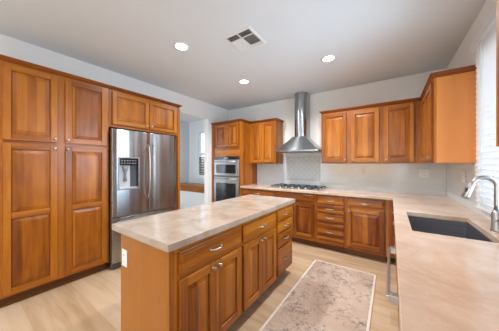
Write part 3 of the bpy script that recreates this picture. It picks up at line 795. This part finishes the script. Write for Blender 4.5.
# ------------------------------------------------------------------ ceiling things
first = None
for x, y, lab in ((-1.966, 1.486, 'round recessed ceiling light left of the air vent, nearest the pantry'), (-1.961, 2.69, 'round recessed ceiling light farthest back, above the far end of the island'),
                  (-.651, 2.714, 'round recessed ceiling light right of the range hood chimney'), (-.65, .9, None), (-1.96, -.2, None), (-.65, -1.4, None), (-1.96, -2.2, None)):
    if first is None:
        t = thing('recessed_light', lab, 'ceiling light', (x, y, H), 0, 'recessed ceiling lights'); first = t
        bm = B(); R1, R0 = .088, .066; n = 28
        prof = [(R1, -.0005), (R1, -.004), (R0+.006, -.007), (R0, -.005), (R0, -.0005)]
        loft(bm, [[(r*math.cos(2*PI*i/n), r*math.sin(2*PI*i/n), z_) for i in range(n)] for r, z_ in prof])
        obj('trim_ring', bm, M['trim'], t, smooth=True)
        bm = B(); lathe(bm, [(R0-.0005, -.0005), (R0-.0005, -.003), (R0*.5, -.0035)], n); obj('lens', bm, M['lens'], t)
    else:
        t = copy_tree(first); t.location = (x, y, H)
        t['label'] = lab or 'round recessed ceiling light outside the picture, above or behind the viewer'
    l = bpy.data.lights.new('lamp', 'AREA'); l.shape = 'DISK'; l.size = .13; l.energy = 24 if y > 2 else 11; l.color = (.95, .97, 1); l.spread = math.radians(150)
    o = bpy.data.objects.new('lamp', l); C.objects.link(o); o.location = (x, y, H-.012)
vt = thing('ceiling_vent', 'square white air vent with dark louvres in the ceiling', 'vent', (-1.30, 1.805, H))
bm = B(); s = .172
loft(bm, [[(-a, -a, z_), (a, -a, z_), (a, a, z_), (-a, a, z_)] for a, z_ in ((s, -.0005), (s, -.004), (s-.012, -.010), (s-.026, -.010), (s-.030, -.004), (s-.030, -.0005))])
obj('frame', bm, M['trim'], vt)
bm = B(); bx(bm, -.142, .142, -.142, .142, -.0015, -.0006); obj('backing', bm, plain('duct_shadow', (.10, .10, .10), .8), vt)
bm = B()
bx(bm, -.005, .005, -.142, .142, -.011, -.002)
def slat(bm, x0, x1, y0, y1, ax, sgn, m=0):
    """angled blade: sgn tilts it"""
    if ax == 'x':
        vs = [(x0, y0-sgn*.005, -.003), (x1, y0-sgn*.005, -.003), (x1, y0+sgn*.005, -.012), (x0, y0+sgn*.005, -.012)]
        off = (0, .0015, 0)
    else:
        vs = [(x0-sgn*.005, y0, -.003), (x0-sgn*.005, y1, -.003), (x0+sgn*.005, y1, -.012), (x0+sgn*.005, y0, -.012)]
        off = (.0015, 0, 0)
    loft(bm, [vs, [(a+off[0], b+off[1], c_) for a, b, c_ in vs]], True, True)
bx(bm, -.142, .142, -.068, -.058, -.011, -.002); bx(bm, .005, .142, .095, .104, -.011, -.002)
for i in range(5):
    p = -.136+i*.0155; slat(bm, -.14, -.006, p, p, 'x', -1); slat(bm, .006, .14, p, p, 'x', -1)
for i in range(9):
    p = .012+i*.0155; slat(bm, -p, -p, -.057, .141, 'y', -1); slat(bm, p, p, -.057, .094, 'y', 1)
for i in range(3): slat(bm, .006, .14, .110+i*.013, .110+i*.013, 'x', 1)
obj('louvres', bm, M['trim'], vt)

# ------------------------------------------------------------------ window blinds
bl = thing('window_blinds', 'white horizontal blinds covering the window behind the faucet', 'blinds', (XR-.0165, 1.95, 0))
by0, by1 = -.60, .615
bm = B(); bx(bm, -.050, -.001, by0-.05, by1+.055, 2.335, 2.405); obj('valance', bm, M['slat'], bl, .004)
bm = B()
for i in range(30):
    z_ = 1.02+i*.0445
    vs = [(-.028, z_+.020), (-.017, z_-.001), (-.006, z_-.022), (-.0035, z_-.021), (-.0145, z_), (-.0255, z_+.021)]
    loft(bm, [[(a, yv, b) for a, b in vs] for yv in (by0, by1)], True, True)
obj('slats', bm, M['slat'], bl)
bm = B(); bx(bm, -.029, -.004, by0, by1, .9815, .998); obj('bottom_rail', bm, M['slat'], bl, .003)
for yv in (by0+.15, .02, by1-.13):
    bm = B(); bx(bm, -.031, -.029, yv-.012, yv+.012, .999, 2.334); obj('ladder_tape', bm, M['slat'], bl)
bm = B(); tube(bm, [(-.036, by1-.17, 2.33), (-.036, by1-.17, 1.45)], .004, 6); obj('cord', bm, M['plastic'], bl)

# ------------------------------------------------------------------ nook table and window shutters
tb = thing('wooden_table', 'reddish wooden ledge top on a pale base in the room beyond the opening', 'table', (-4.55, 3.98, 0))
bm = B(); bx(bm, -.72, .85, -.25, .24, .745, .770); obj('tabletop', bm, M['wood_h'], tb, .004)
bm = B(); bx(bm, -.69, .82, -.22, .22, .585, .7445); obj('apron', bm, M['wood_h'], tb, .002)
bm = B(); bx(bm, -.69, .82, -.20, .22, .001, .5845); obj('base', bm, M['nook'], tb, .002)['label'] = 'pale painted base'
sh = thing('window_shutter', 'white louvred shutter on the lower half of the far room window', 'shutter', (cx, NY-.0225, NWZ0))
bm = B(); w2 = (NWX1-NWX0)/2-.004
for x in (-w2, -.02, w2-.04): bx(bm, x, x+.04, .0, .018, .003, .66)
for z_ in (.003, .62): bx(bm, -w2+.04, -.02, .0, .018, z_, z_+.04); bx(bm, .02, w2-.04, .0, .018, z_, z_+.04)
obj('frame', bm, M['trim'], sh)
bm = B()
for i in range(11):
    z_ = .07+i*.05
    for xa, xb in ((-w2+.041, -.021), (.021, w2-.041)):
        vs = [(.001, z_-.018), (.003, z_-.02), (.017, z_+.018), (.015, z_+.02)]
        loft(bm, [[(x, a, b) for a, b in vs] for x in (xa, xb)], True, True)
obj('louvres', bm, M['darkgrey'], sh)
